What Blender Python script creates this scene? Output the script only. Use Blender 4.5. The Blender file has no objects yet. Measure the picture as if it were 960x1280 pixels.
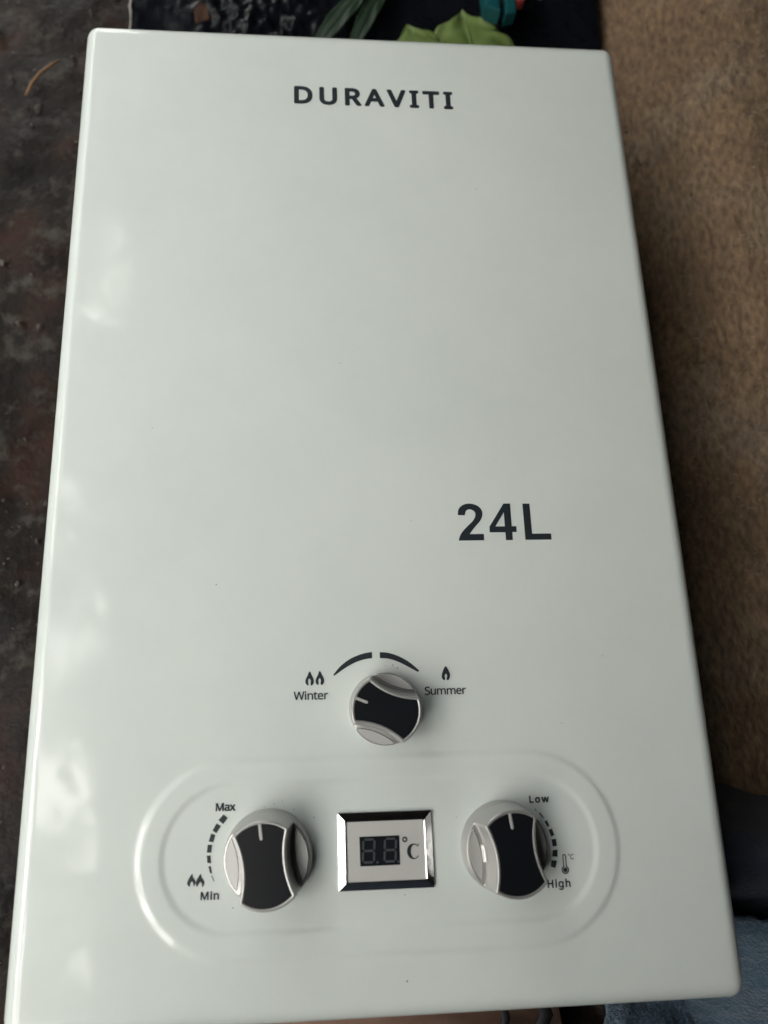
import bpy, bmesh, math, random
import numpy as np
from mathutils import Vector, Matrix, noise
from math import radians as RAD, sin, cos, pi

random.seed(7); np.random.seed(7)
S = bpy.context.scene
COL = S.collection

# ---------------------------------------------------------------- camera
cd = bpy.data.cameras.new("camera")
cam = bpy.data.objects.new("camera", cd); COL.objects.link(cam)
cam.matrix_world = Matrix(((0.997154, 0.0056989, -0.0751761, -0.0502312),
                           (-0.0243604, 0.9680066, -0.2497393, -0.174545),
                           (0.0713477, 0.2508599, 0.9653905, 0.4683534),
                           (0, 0, 0, 1)))
cd.sensor_fit = 'VERTICAL'; cd.sensor_height = 36.0; cd.sensor_width = 27.0
cd.lens = 25.1137
cd.shift_x = 0.03089; cd.shift_y = 0.00403
cd.clip_start = 0.01; cd.clip_end = 400
cd.dof.use_dof = True; cd.dof.focus_distance = 0.49; cd.dof.aperture_fstop = 4.0
S.camera = cam

# ---------------------------------------------------------------- light
SUN_EL, SUN_AZ = RAD(50), RAD(200)          # azimuth of the direction towards the sun, counter-clockwise from +X
w = bpy.data.worlds.new("World"); S.world = w; w.use_nodes = True
nt = w.node_tree; N = nt.nodes; L = nt.links; N.clear()
wo = N.new('ShaderNodeOutputWorld'); bg = N.new('ShaderNodeBackground')
sky = N.new('ShaderNodeTexSky'); sky.sky_type = 'NISHITA'; sky.sun_disc = False
sky.sun_elevation = SUN_EL; sky.sun_rotation = RAD(90) - SUN_AZ
sky.air_density = 1.2; sky.dust_density = 3.0
tc = N.new('ShaderNodeTexCoord')
cn = N.new('ShaderNodeTexNoise'); cn.inputs['Scale'].default_value = 3.2
cn.inputs['Detail'].default_value = 7; cn.inputs['Roughness'].default_value = .58
cr = N.new('ShaderNodeValToRGB'); cr.color_ramp.elements[0].position = .40; cr.color_ramp.elements[1].position = .60
mx = N.new('ShaderNodeMixRGB'); mx.inputs[2].default_value = (36.5, 35.6, 33.4, 1)
L.new(tc.outputs['Generated'], cn.inputs['Vector']); L.new(cn.outputs['Fac'], cr.inputs['Fac'])
L.new(cr.outputs['Color'], mx.inputs[0]); L.new(sky.outputs['Color'], mx.inputs[1])
L.new(mx.outputs[0], bg.inputs['Color']); bg.inputs['Strength'].default_value = 0.145
L.new(bg.outputs[0], wo.inputs['Surface'])

sd = bpy.data.lights.new("sun", 'SUN'); sd.energy = .6; sd.angle = RAD(30); sd.color = (1, .97, .93)
sun = bpy.data.objects.new("sun", sd); COL.objects.link(sun)
sdir = Vector((cos(SUN_EL) * cos(SUN_AZ), cos(SUN_EL) * sin(SUN_AZ), sin(SUN_EL)))
sun.rotation_euler = sdir.to_track_quat('Z', 'Y').to_euler()
sun.location = sdir * 5

S.view_settings.view_transform = 'Standard'; S.view_settings.look = 'None'
S.view_settings.gamma = 1.0; S.view_settings.use_curve_mapping = False
S.view_settings.exposure = 0.54
S.render.engine = 'CYCLES'
S.cycles.max_bounces = 6

# ---------------------------------------------------------------- helpers
def mat(name, col, rough=.5, metal=0.0, spec=.5, coat=0.0, coat_rough=.05, bump=None, mott=None, sheen=0.0):
    """bump = (scale, strength, distance); mott = (scale, dark colour, amount, detail)"""
    m = bpy.data.materials.new(name); m.use_nodes = True
    n = m.node_tree.nodes; l = m.node_tree.links; b = n['Principled BSDF']
    b.inputs['Base Color'].default_value = (*col, 1)
    b.inputs['Roughness'].default_value = rough; b.inputs['Metallic'].default_value = metal
    b.inputs['Specular IOR Level'].default_value = spec
    b.inputs['Coat Weight'].default_value = coat; b.inputs['Coat Roughness'].default_value = coat_rough
    b.inputs['Sheen Weight'].default_value = sheen
    t = n.new('ShaderNodeTexCoord')
    if mott:
        k = n.new('ShaderNodeTexNoise'); k.inputs['Scale'].default_value = mott[0]; k.inputs['Detail'].default_value = mott[3]
        k.inputs['Roughness'].default_value = .65
        r = n.new('ShaderNodeValToRGB'); r.color_ramp.elements[0].position = .38; r.color_ramp.elements[1].position = .62
        r.color_ramp.elements[0].color = (*mott[1], 1); r.color_ramp.elements[1].color = (*col, 1)
        l.new(t.outputs['Object'], k.inputs['Vector']); l.new(k.outputs['Fac'], r.inputs['Fac'])
        l.new(r.outputs['Color'], b.inputs['Base Color'])
    if bump:
        k = n.new('ShaderNodeTexNoise'); k.inputs['Scale'].default_value = bump[0]; k.inputs['Detail'].default_value = 5
        u = n.new('ShaderNodeBump'); u.inputs['Strength'].default_value = bump[1]; u.inputs['Distance'].default_value = bump[2]
        l.new(t.outputs['Object'], k.inputs['Vector']); l.new(k.outputs['Fac'], u.inputs['Height'])
        l.new(u.outputs['Normal'], b.inputs['Normal'])
    return m

def link(name, me, m=None, parent=None, loc=None, smooth=True):
    if m is not None and not me.materials: me.materials.append(m)
    if smooth: me.polygons.foreach_set('use_smooth', [True] * len(me.polygons))
    o = bpy.data.objects.new(name, me); COL.objects.link(o)
    if parent: o.parent = parent
    if loc: o.location = loc
    return o

def pydata(name, v, f):
    me = bpy.data.meshes.new(name); me.from_pydata(v, [], f); me.update(); return me

def grid_mesh(name, X, Y, Z):
    """a sheet from 2-D arrays (rows along Y)"""
    ny, nx = X.shape
    co = np.stack([X, Y, Z], -1).reshape(-1, 3).astype(np.float32)
    i = np.arange(ny * nx).reshape(ny, nx)
    q = np.stack([i[:-1, :-1], i[:-1, 1:], i[1:, 1:], i[1:, :-1]], -1).reshape(-1, 4)
    me = bpy.data.meshes.new(name)
    me.vertices.add(len(co)); me.vertices.foreach_set('co', co.ravel())
    me.loops.add(q.size); me.loops.foreach_set('vertex_index', q.ravel().astype(np.int32))
    me.polygons.add(len(q)); me.polygons.foreach_set('loop_start', np.arange(0, q.size, 4, dtype=np.int32))
    me.update(calc_edges=True); me.validate(); return me

def vnoise(X, Y, sc, seed=0.0, octv=4):
    out = np.zeros(X.shape)
    it = np.nditer([X, Y], flags=['multi_index'])
    for x, y in it:
        out[it.multi_index] = noise.fractal(Vector((float(x) * sc, float(y) * sc, seed)), .9, 2.1, octv)
    return out

def prism(polys, z0, z1, bevel=0.0):
    """flat outline(s) [(x,y)...] extruded from z0 to z1, as one mesh"""
    bm = bmesh.new()
    for p in polys:
        a = sum(p[i][0] * p[(i + 1) % len(p)][1] - p[(i + 1) % len(p)][0] * p[i][1] for i in range(len(p)))
        if a < 0: p = p[::-1]
        n = len(p)
        lo = [bm.verts.new((x, y, z0)) for x, y in p]; hi = [bm.verts.new((x, y, z1)) for x, y in p]
        bm.faces.new(hi); bm.faces.new(lo[::-1])
        for i in range(n): bm.faces.new((lo[i], lo[(i + 1) % n], hi[(i + 1) % n], hi[i]))
    if bevel:
        e = [e for e in bm.edges if all(abs(v.co.z - z1) < 1e-6 for v in e.verts)]
        bmesh.ops.bevel(bm, geom=e, offset=bevel, segments=2, affect='EDGES', profile=.5)
    me = bpy.data.meshes.new('prism'); bm.to_mesh(me); bm.free(); return me

def curve_print(polys, z, thick, offset=0.0):
    """printed outline shapes (with holes) as a thin raised ink layer"""
    c = bpy.data.curves.new('ink', 'CURVE'); c.dimensions = '2D'; c.fill_mode = 'BOTH'
    c.extrude = thick / 2; c.offset = offset
    for p in polys:
        sp = c.splines.new('POLY'); sp.points.add(len(p) - 1); sp.use_cyclic_u = True
        for q, (x, y) in zip(sp.points, p): q.co = (x, y, 0, 1)
    t = bpy.data.objects.new('ink', c); COL.objects.link(t)
    dg = bpy.context.evaluated_depsgraph_get(); dg.update()
    me = bpy.data.meshes.new_from_object(t.evaluated_get(dg))
    bpy.data.objects.remove(t); bpy.data.curves.remove(c)
    me.transform(Matrix.Translation((0, 0, z + thick / 2)))
    me.materials.clear()
    return me

def empty(name, loc=(0, 0, 0)):
    o = bpy.data.objects.new(name, None); COL.objects.link(o); o.location = loc; o.empty_display_size = .02; return o

def tag(o, label=None, cat=None, group=None, kind=None):
    if label: o['label'] = label
    if cat: o['category'] = cat
    if group: o['group'] = group
    if kind: o['kind'] = kind
    return o

def tube(pts, rads, seg=10, name='tube'):
    v = []; f = []
    P = [Vector(p) for p in pts]
    for i, p in enumerate(P):
        d = (P[min(i + 1, len(P) - 1)] - P[max(i - 1, 0)]).normalized()
        a = d.orthogonal().normalized() if abs(d.z) > .9 else d.cross(Vector((0, 0, 1))).normalized()
        b = d.cross(a)
        for k in range(seg):
            t = 2 * pi * k / seg; v.append(p + (a * cos(t) + b * sin(t)) * rads[i])
    for i in range(len(P) - 1):
        for k in range(seg):
            f.append((i * seg + k, i * seg + (k + 1) % seg, (i + 1) * seg + (k + 1) % seg, (i + 1) * seg + k))
    f.append(tuple(range(seg))[::-1]); f.append(tuple((len(P) - 1) * seg + k for k in range(seg)))
    return pydata(name, v, f)

GROUND = -0.170

# ---------------------------------------------------------------- materials
M_enamel = mat('white_enamel', (.735, .755, .71), rough=.45, spec=.5, coat=.9, coat_rough=.02, bump=(9, .012, .02))
# years of handling: faint smudges in the gloss and a trace of dust
_n = M_enamel.node_tree.nodes; _l = M_enamel.node_tree.links; _b = _n['Principled BSDF']
_t = _n.new('ShaderNodeTexCoord'); _k = _n.new('ShaderNodeTexNoise'); _k.inputs['Scale'].default_value = 13; _k.inputs['Detail'].default_value = 9; _k.inputs['Roughness'].default_value = .62
_m = _n.new('ShaderNodeMapRange'); _m.inputs['From Min'].default_value = .38; _m.inputs['From Max'].default_value = .72; _m.inputs['To Min'].default_value = .022; _m.inputs['To Max'].default_value = .075
_l.new(_t.outputs['Object'], _k.inputs['Vector']); _l.new(_k.outputs['Fac'], _m.inputs['Value']); _l.new(_m.outputs[0], _b.inputs['Coat Roughness'])
_k2 = _n.new('ShaderNodeTexNoise'); _k2.inputs['Scale'].default_value = 5.5; _k2.inputs['Detail'].default_value = 10; _k2.inputs['Roughness'].default_value = .7
_r = _n.new('ShaderNodeValToRGB'); _r.color_ramp.elements[0].position = .36; _r.color_ramp.elements[0].color = (.674, .738, .711, 1)
_r.color_ramp.elements[1].position = .60; _r.color_ramp.elements[1].color = (.718, .780, .753, 1)
_l.new(_t.outputs['Object'], _k2.inputs['Vector']); _l.new(_k2.outputs['Fac'], _r.inputs['Fac']); _l.new(_r.outputs['Color'], _b.inputs['Base Color'])
M_ink = mat('printed_ink', (.018, .026, .032), rough=.45)
M_silver = mat('satin_silver_plastic', (.47, .47, .46), rough=.34, metal=.6, bump=(900, .05, .0005))
M_line = mat('pale_line', (.58, .58, .57), rough=.3, metal=.3)
M_rim = mat('bright_rim', (.85, .85, .84), rough=.22, metal=.85)
M_inset = mat('pale_silver_inset', (.58, .58, .565), rough=.42, metal=.4)
M_black = mat('knob_black_insert', (.008, .009, .012), rough=.28, spec=.42)
M_chrome = mat('chrome', (.66, .67, .68), rough=.14, metal=1.0, bump=(170, .16, .002))
M_plate = mat('display_plate_grey', (.60, .60, .58), rough=.42, metal=.15)
M_glass = mat('display_window_dark', (.012, .014, .018), rough=.12)
M_seg = mat('unlit_segment_grey', (.060, .066, .070), rough=.35)
M_steel = mat('back_case_steel', (.40, .41, .41), rough=.4, metal=.8)
M_dirt = mat('brown_dirt', (.10, .07, .05), rough=.9)

# ---------------------------------------------------------------- water heater: front cover
BX0, BX1, BY0, BY1, RR = -.2186, .2194, -.3550, .3583, .0108
DEPTH = .135
heater = empty('water_heater', (0, 0, GROUND))
tag(heater, 'white enamelled gas water heater lying face up with three knobs and a small display', 'water heater')

def child(name, me, m, smooth=True, parent=None, z=0):
    o = link(name, me, m, parent or heater, smooth=smooth)
    if parent is None: o.location = (0, 0, -GROUND + z)
    return o

def sstep(t):
    t = np.clip(t, 0, 1); return t * t * t * (t * (6 * t - 15) + 10)

def cover_height(X, Y):
    yc, hl, R0 = -.2636, .1484, .0570
    dx = np.maximum(np.abs(X) - (hl - R0), 0); d = R0 - np.hypot(dx, Y - yc)    # positive inside
    band = sstep((d + .001) / .0058) - .90 * sstep((d - .0135) / .0046)
    z = .00105 * band
    # sheet metal never is dead flat
    ed = np.minimum(np.minimum(X - BX0, BX1 - X), np.minimum(Y - BY0, BY1 - Y)) - RR
    z = z + sstep(ed / .11) * (.0004 * np.sin(X * 9 + .6) * np.cos(Y * 5.2 + .4) + .00016 * np.sin(X * 31 + Y * 17) + .00008 * np.sin(Y * 47 - X * 12))
    return z

nx, ny = 331, 531
xs = np.linspace(BX0 + RR, BX1 - RR, nx); ys = np.linspace(BY0 + RR, BY1 - RR, ny)
X, Y = np.meshgrid(xs, ys)
Z = cover_height(X, Y)
me = grid_mesh('front_cover', X, Y, Z)
bm = bmesh.new(); bm.from_mesh(me)
bdr = []
for i in range(nx): bdr.append(((xs[i], ys[0]), (0, -1)))
def fan(px, py, a0):
    for k in range(1, 6): a = a0 + RAD(15) * k; bdr.append(((px, py), (cos(a), sin(a))))
fan(xs[-1], ys[0], -pi / 2)
for j in range(ny): bdr.append(((xs[-1], ys[j]), (1, 0)))
fan(xs[-1], ys[-1], 0)
for i in range(nx)[::-1]: bdr.append(((xs[i], ys[-1]), (0, 1)))
fan(xs[0], ys[-1], pi / 2)
for j in range(ny)[::-1]: bdr.append(((xs[0], ys[j]), (-1, 0)))
fan(xs[0], ys[0], pi)
rings = [(RR * sin(a), -RR * (1 - cos(a))) for a in [RAD(9) * k for k in range(0, 11)]]
rings += [(RR, -DEPTH * .4), (RR, -DEPTH), (RR - .0012, -DEPTH), (RR - .0012, -DEPTH + .02)]
prev = None
for (o_, z_) in rings:
    cur = [bm.verts.new((p[0] + d[0] * o_, p[1] + d[1] * o_, z_)) for p, d in bdr]
    if prev:
        n = len(cur)
        for i in range(n):
            bm.faces.new((prev[i], cur[i], cur[(i + 1) % n], prev[(i + 1) % n]))
    prev = cur
bmesh.ops.remove_doubles(bm, verts=bm.verts, dist=1e-6)
bm.normal_update()
bm.to_mesh(me); bm.free()
child('front_cover', me, M_enamel)
# steel back case, narrower, sitting in the cover
bx = [(BX0 + .006, BY0 + .006), (BX1 - .006, BY0 + .006), (BX1 - .006, BY1 - .006), (BX0 + .006, BY1 - .006)]
child('back_case', prism([bx], GROUND + .0, -DEPTH + .012, .002), M_steel, False)

mm = lambda l: [(x / 1000, y / 1000) for x, y in l]

# ---------------------------------------------------------------- lettering
GL = {
    'DURAVITI': ["536,292 534,246 528,203 516,165 501,131 481,100 457,74 430,51 399,33 364,18 325,8 283,2 237,0 78,0 78,573 254,573 296,571 335,565 371,555 404,540 434,523 460,501 483,475 502,446 517,413 528,377 534,336", "460,289 459,326 454,359 446,388 435,415 421,437 404,457 384,474 361,487 336,498 308,505 277,509 244,511 150,511 150,62 228,62 282,65 329,76 369,94 402,119 428,151 446,190 457,236", "1099,202 1097,173 1093,146 1085,120 1075,95 1061,72 1044,52 1024,35 1001,20 975,8 945,-1 912,-6 876,-8 826,-4 782,7 744,25 713,50 689,82 672,118 661,158 658,204 658,573 730,573 730,201 732,168 739,139 751,114 767,93 788,76 814,64 844,57 880,55 905,56 927,59 947,65 964,73 979,84 992,96 1003,110 1012,126 1019,143 1023,161 1026,181 1027,202 1027,573 1099,573", "1407,573 1441,571 1472,568 1500,562 1525,555 1546,544 1565,532 1581,517 1593,500 1603,481 1610,460 1614,436 1616,410 1615,388 1612,368 1606,350 1599,334 1590,319 1580,306 1569,295 1556,285 1543,277 1529,269 1515,262 1501,257 1658,0 1574,0 1435,237 1322,237 1322,0 1249,0 1249,573", "1403,510 1322,510 1322,298 1407,298 1440,299 1468,304 1491,313 1509,325 1523,341 1533,359 1539,381 1541,407 1540,424 1538,440 1533,455 1526,467 1518,477 1508,486 1495,494 1481,500 1465,504 1446,507 1426,509", "2107,0 2038,177 1812,177 1743,0 1670,0 1894,575 1959,575 2182,0", "1953,415 1945,438 1934,473 1925,500 1917,468 1908,438 1901,415 1836,241 2017,241", "2664,573 2460,0 2387,0 2183,573 2258,573 2387,205 2392,194 2396,182 2399,171 2403,160 2414,119 2417,109 2419,100 2421,90 2423,80 2425,90 2428,100 2430,110 2433,119 2435,130 2438,140 2441,150 2445,161 2460,207 2588,573", "2903,0 2696,0 2696,42 2763,57 2763,515 2696,531 2696,573 2903,573 2903,531 2836,515 2836,57 2903,42", "3195,0 3123,0 3123,509 2944,509 2944,573 3373,573 3373,509 3195,509", "3621,0 3414,0 3414,42 3481,57 3481,515 3414,531 3414,573 3621,573 3621,531 3553,515 3553,57 3621,42"],
    'Winter': ["735,573 583,0 510,0 399,375 389,410 380,443 373,471 370,488 367,471 361,443 352,409 350,400 348,391 345,382 342,373 234,0 161,0 10,573 85,573 174,223 183,186 190,151 192,143 194,134 195,126 196,118 201,87 206,119 208,128 210,137 211,145 213,154 222,191 232,227 333,573 407,573 512,225 515,215 518,206 520,197 523,187 532,151 534,142 535,133 537,125 538,117 544,87 545,97 547,107 548,118 550,129 552,140 555,151 557,163 560,175 572,224 660,573", "885,430 885,0 814,0 814,430", "850,591 858,590 865,588 872,585 879,580 884,574 888,566 890,557 891,546 890,536 888,526 884,519 879,512 872,508 865,504 858,502 850,501 842,502 834,504 827,508 820,512 815,519 811,526 809,536 808,546 809,557 811,566 815,574 820,580 827,585 834,588 842,590", "1228,438 1264,436 1295,429 1322,417 1344,401 1361,379 1373,352 1381,319 1383,280 1383,0 1314,0 1314,275 1312,299 1308,321 1300,338 1290,353 1277,364 1260,372 1241,377 1217,379 1184,376 1157,368 1135,356 1119,338 1107,316 1098,289 1093,258 1091,223 1091,0 1021,0 1021,430 1078,430 1088,371 1092,371 1100,382 1108,392 1118,401 1128,409 1139,416 1150,422 1162,427 1175,431 1188,434 1201,436 1214,437", "1660,50 1668,50 1676,50 1684,51 1693,53 1701,54 1708,55 1715,57 1720,59 1720,5 1714,2 1706,0 1698,-2 1688,-4 1678,-6 1668,-7 1658,-8 1648,-8 1631,-7 1616,-5 1600,-1 1586,4 1572,11 1560,20 1549,31 1540,44 1532,60 1526,79 1523,100 1522,125 1522,375 1461,375 1461,409 1523,437 1551,528 1593,528 1593,430 1717,430 1717,375 1593,375 1593,127 1594,108 1597,93 1603,79 1611,69 1622,60 1633,54 1646,51", "1972,438 1999,436 2023,432 2046,424 2067,414 2086,401 2102,385 2116,367 2128,346 2137,323 2144,299 2148,272 2149,244 2149,201 1855,201 1858,167 1865,137 1876,111 1892,90 1912,74 1935,62 1962,55 1992,52 2012,53 2031,54 2048,56 2065,60 2081,64 2097,69 2113,75 2130,82 2130,20 2114,13 2097,8 2081,3 2065,-1 2048,-4 2030,-6 2010,-8 1989,-8 1959,-6 1931,-2 1905,6 1881,17 1859,31 1839,48 1822,68 1808,91 1797,117 1788,146 1784,177 1782,212 1783,246 1788,277 1795,306 1806,333 1819,357 1834,378 1852,395 1872,411 1894,423 1919,431 1944,436", "1971,380 1947,378 1926,372 1907,362 1891,348 1878,330 1868,309 1861,285 1856,257 2075,257 2075,275 2073,292 2069,307 2064,322 2058,334 2050,346 2041,356 2030,364 2018,371 2004,376 1988,379", "2459,438 2485,437 2492,436 2498,435 2504,434 2509,433 2500,368 2478,372 2471,373 2465,373 2460,374 2454,374 2442,373 2430,371 2418,368 2407,363 2396,358 2385,351 2376,343 2366,334 2358,324 2351,313 2344,301 2339,289 2334,275 2331,261 2329,245 2329,229 2329,0 2258,0 2258,430 2316,430 2324,351 2327,351 2334,363 2342,374 2351,385 2360,395 2370,404 2381,413 2392,420 2404,426 2417,431 2430,435 2444,437"],
    'Summer': ["403,153 401,128 396,106 389,85 378,66 364,49 348,35 328,22 307,11 283,3 257,-3 228,-7 198,-8 182,-8 167,-7 152,-6 137,-5 122,-3 109,-1 96,2 83,4 72,8 61,11 50,15 41,19 41,88 56,82 73,76 92,70 113,65 134,60 156,57 179,55 201,55 222,55 240,57 257,61 273,66 286,72 298,79 308,88 316,98 322,109 327,120 329,133 330,147 330,160 327,173 324,184 318,194 311,204 302,213 291,221 277,230 261,238 242,247 220,255 196,265 178,272 161,279 146,286 131,294 118,302 106,311 95,320 85,330 76,340 69,351 63,363 57,375 53,389 50,403 49,418 48,435 50,457 54,477 61,496 71,513 84,528 99,542 116,553 136,563 157,571 180,576 205,579 231,581 254,580 276,578 297,576 318,572 337,567 355,562 372,555 389,549 366,487 351,493 336,499 319,504 302,508 284,512 266,515 248,517 229,517 212,517 196,515 182,511 169,507 158,501 148,494 140,486 133,478 128,468 124,457 122,446 121,434 122,420 124,407 128,396 133,386 140,376 149,367 160,359 172,351 187,343 204,335 224,327 246,318 270,309 293,299 313,289 332,279 348,268 362,255 374,242 385,228 392,212 398,194 401,175", "868,430 868,0 810,0 800,57 796,57 789,46 781,36 771,28 761,20 750,13 738,8 726,3 714,-1 701,-4 687,-6 674,-8 660,-8 635,-7 613,-4 592,1 574,8 557,18 543,29 531,43 521,59 514,78 508,99 505,122 504,148 504,430 575,430 575,153 576,129 581,108 588,91 598,76 611,65 628,57 648,52 670,51 693,52 713,55 731,61 746,69 759,79 770,91 779,105 785,121 791,140 794,160 796,182 797,206 797,430", "1476,438 1510,436 1539,429 1564,417 1585,401 1600,379 1612,352 1618,319 1621,280 1621,0 1551,0 1551,277 1550,300 1546,321 1539,338 1530,353 1518,364 1503,372 1484,377 1464,379 1434,376 1410,369 1390,358 1374,342 1362,322 1354,298 1349,270 1347,237 1347,0 1277,0 1277,277 1277,293 1275,308 1272,321 1268,333 1262,344 1256,353 1248,361 1239,367 1229,372 1217,376 1204,378 1189,379 1169,377 1151,374 1135,368 1121,360 1110,350 1100,338 1092,324 1085,308 1081,290 1077,269 1075,247 1075,223 1075,0 1004,0 1004,430 1061,430 1071,371 1075,371 1083,382 1091,392 1099,401 1109,409 1119,416 1129,422 1141,427 1152,431 1164,434 1177,436 1189,437 1202,438 1226,437 1248,433 1267,428 1285,420 1301,410 1314,398 1325,383 1334,366 1338,366 1349,383 1363,398 1379,410 1397,420 1415,428 1435,433 1455,437", "2225,438 2260,436 2289,429 2314,417 2334,401 2350,379 2361,352 2368,319 2370,280 2370,0 2301,0 2301,277 2299,300 2295,321 2289,338 2279,353 2267,364 2252,372 2234,377 2213,379 2184,376 2160,369 2140,358 2124,342 2112,322 2104,298 2099,270 2097,237 2097,0 2027,0 2027,277 2027,293 2025,308 2022,321 2018,333 2012,344 2006,353 1998,361 1989,367 1978,372 1967,376 1954,378 1939,379 1919,377 1900,374 1884,368 1871,360 1859,350 1850,338 1841,324 1835,308 1830,290 1827,269 1825,247 1824,223 1824,0 1754,0 1754,430 1811,430 1821,371 1825,371 1832,382 1840,392 1849,401 1858,409 1869,416 1879,422 1890,427 1902,431 1914,434 1927,436 1939,437 1952,438 1976,437 1997,433 2017,428 2035,420 2050,410 2064,398 2075,383 2083,366 2087,366 2099,383 2113,398 2129,410 2146,420 2165,428 2185,433 2205,437", "2670,438 2696,436 2721,432 2744,424 2765,414 2783,401 2800,385 2814,367 2826,346 2835,323 2842,299 2846,272 2847,244 2847,201 2553,201 2555,167 2563,137 2574,111 2590,90 2609,74 2633,62 2659,55 2690,52 2710,53 2728,54 2746,56 2762,60 2778,64 2794,69 2811,75 2828,82 2828,20 2811,13 2795,8 2779,3 2763,-1 2746,-4 2728,-6 2708,-8 2686,-8 2657,-6 2629,-2 2603,6 2579,17 2556,31 2537,48 2520,68 2506,91 2494,117 2486,146 2481,177 2480,212 2481,246 2485,277 2493,306 2503,333 2516,357 2532,378 2550,395 2570,411 2592,423 2616,431 2642,436", "2669,380 2645,378 2624,372 2605,362 2589,348 2576,330 2566,309 2558,285 2554,257 2773,257 2772,275 2770,292 2767,307 2762,322 2755,334 2748,346 2738,356 2728,364 2715,371 2702,376 2686,379", "3156,438 3182,437 3189,436 3196,435 3201,434 3207,433 3198,368 3175,372 3169,373 3163,373 3157,374 3152,374 3139,373 3127,371 3116,368 3104,363 3093,358 3083,351 3073,343 3064,334 3056,324 3048,313 3042,301 3036,289 3032,275 3029,261 3027,245 3026,229 3026,0 2956,0 2956,430 3014,430 3022,351 3025,351 3032,363 3040,374 3048,385 3058,395 3068,404 3078,413 3090,420 3102,426 3115,431 3128,435 3142,437"],
    'Max': ["330,0 142,502 139,502 140,493 140,484 141,473 142,461 142,448 143,435 143,421 144,407 144,392 144,377 144,362 144,347 144,0 78,0 78,573 184,573 361,103 364,103 544,573 650,573 650,0 578,0 578,352 578,366 578,380 579,394 579,408 579,421 580,435 581,447 581,460 584,501 581,501 390,0", "958,437 995,435 1027,428 1053,418 1075,403 1091,383 1103,358 1110,328 1112,293 1112,0 1061,0 1047,61 1044,61 1035,50 1025,40 1016,30 1006,22 996,15 985,9 973,3 961,-1 948,-4 933,-6 917,-8 900,-8 881,-7 863,-5 846,0 830,6 816,13 803,23 792,34 782,48 774,63 769,80 765,99 764,119 767,150 777,176 793,199 815,219 843,234 879,245 921,253 970,257 1043,259 1043,285 1042,309 1037,330 1030,347 1020,359 1007,368 992,375 974,379 954,380 938,379 921,378 906,374 890,370 875,365 861,359 847,353 833,347 812,400 826,408 842,414 860,421 878,426 898,431 917,434 938,436", "979,208 942,205 911,200 887,192 868,182 855,170 845,155 839,138 837,119 839,102 843,87 850,75 859,66 871,58 884,53 899,50 916,49 942,51 966,56 987,66 1006,79 1022,96 1033,117 1040,142 1043,172 1043,210", "1347,220 1199,430 1279,430 1390,268 1500,430 1579,430 1431,220 1587,0 1507,0 1390,172 1271,0 1192,0"],
    'Min': ["330,0 142,502 139,502 140,493 140,484 141,473 142,461 142,448 143,435 143,421 144,407 144,392 144,377 144,362 144,347 144,0 78,0 78,573 184,573 361,103 364,103 544,573 650,573 650,0 578,0 578,352 578,366 578,380 579,394 579,408 579,421 580,435 581,447 581,460 584,501 581,501 390,0", "866,430 866,0 796,0 796,430", "832,591 839,590 847,588 854,585 860,580 866,574 869,566 872,557 872,546 872,536 869,526 866,519 860,512 854,508 847,504 839,502 832,501 823,502 815,504 808,508 802,512 797,519 793,526 791,536 790,546 791,557 793,566 797,574 802,580 808,585 815,588 823,590", "1209,438 1245,436 1277,429 1304,417 1326,401 1343,379 1355,352 1362,319 1365,280 1365,0 1295,0 1295,275 1294,299 1289,321 1282,338 1272,353 1259,364 1242,372 1222,377 1199,379 1166,376 1139,368 1117,356 1100,338 1088,316 1080,289 1075,258 1073,223 1073,0 1002,0 1002,430 1059,430 1070,371 1074,371 1081,382 1090,392 1099,401 1109,409 1120,416 1132,422 1144,427 1156,431 1169,434 1182,436 1196,437"],
    'Low': ["78,0 78,573 150,573 150,64 400,64 400,0", "862,216 861,190 859,165 854,142 848,121 840,101 831,82 820,66 808,51 794,37 779,25 763,15 745,7 725,0 705,-4 684,-7 662,-8 641,-7 621,-4 601,0 583,7 566,15 549,25 534,37 520,51 508,66 497,82 487,101 479,121 473,142 468,165 465,190 464,216 466,250 470,282 478,310 488,336 502,360 518,380 536,397 557,412 581,423 606,431 634,436 664,438 692,436 719,431 744,423 767,412 788,397 807,380 823,360 837,336 848,310 856,282 860,250", "537,216 538,191 541,169 545,147 551,128 558,110 567,95 579,82 592,71 607,62 624,56 642,52 663,51 684,52 703,56 720,62 735,71 748,82 759,95 768,110 776,128 782,147 786,169 788,191 789,216 788,240 786,263 781,284 775,303 768,320 758,335 747,348 734,359 719,367 702,374 683,377 662,379 632,376 606,368 584,354 567,335 554,311 545,284 539,252", "1251,243 1241,276 1233,308 1226,335 1221,357 1218,357 1214,335 1207,307 1199,275 1197,267 1195,259 1192,251 1189,242 1112,1 1032,1 914,431 987,431 1047,201 1050,190 1053,178 1056,166 1059,154 1069,109 1071,99 1072,90 1074,81 1075,73 1078,73 1083,97 1090,128 1098,160 1107,188 1183,431 1260,431 1334,188 1345,149 1348,139 1351,129 1354,119 1356,109 1358,99 1360,90 1361,82 1362,74 1366,74 1367,81 1368,89 1370,98 1372,108 1374,118 1377,129 1379,141 1382,153 1395,201 1455,431 1527,431 1407,1 1325,1"],
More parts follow.
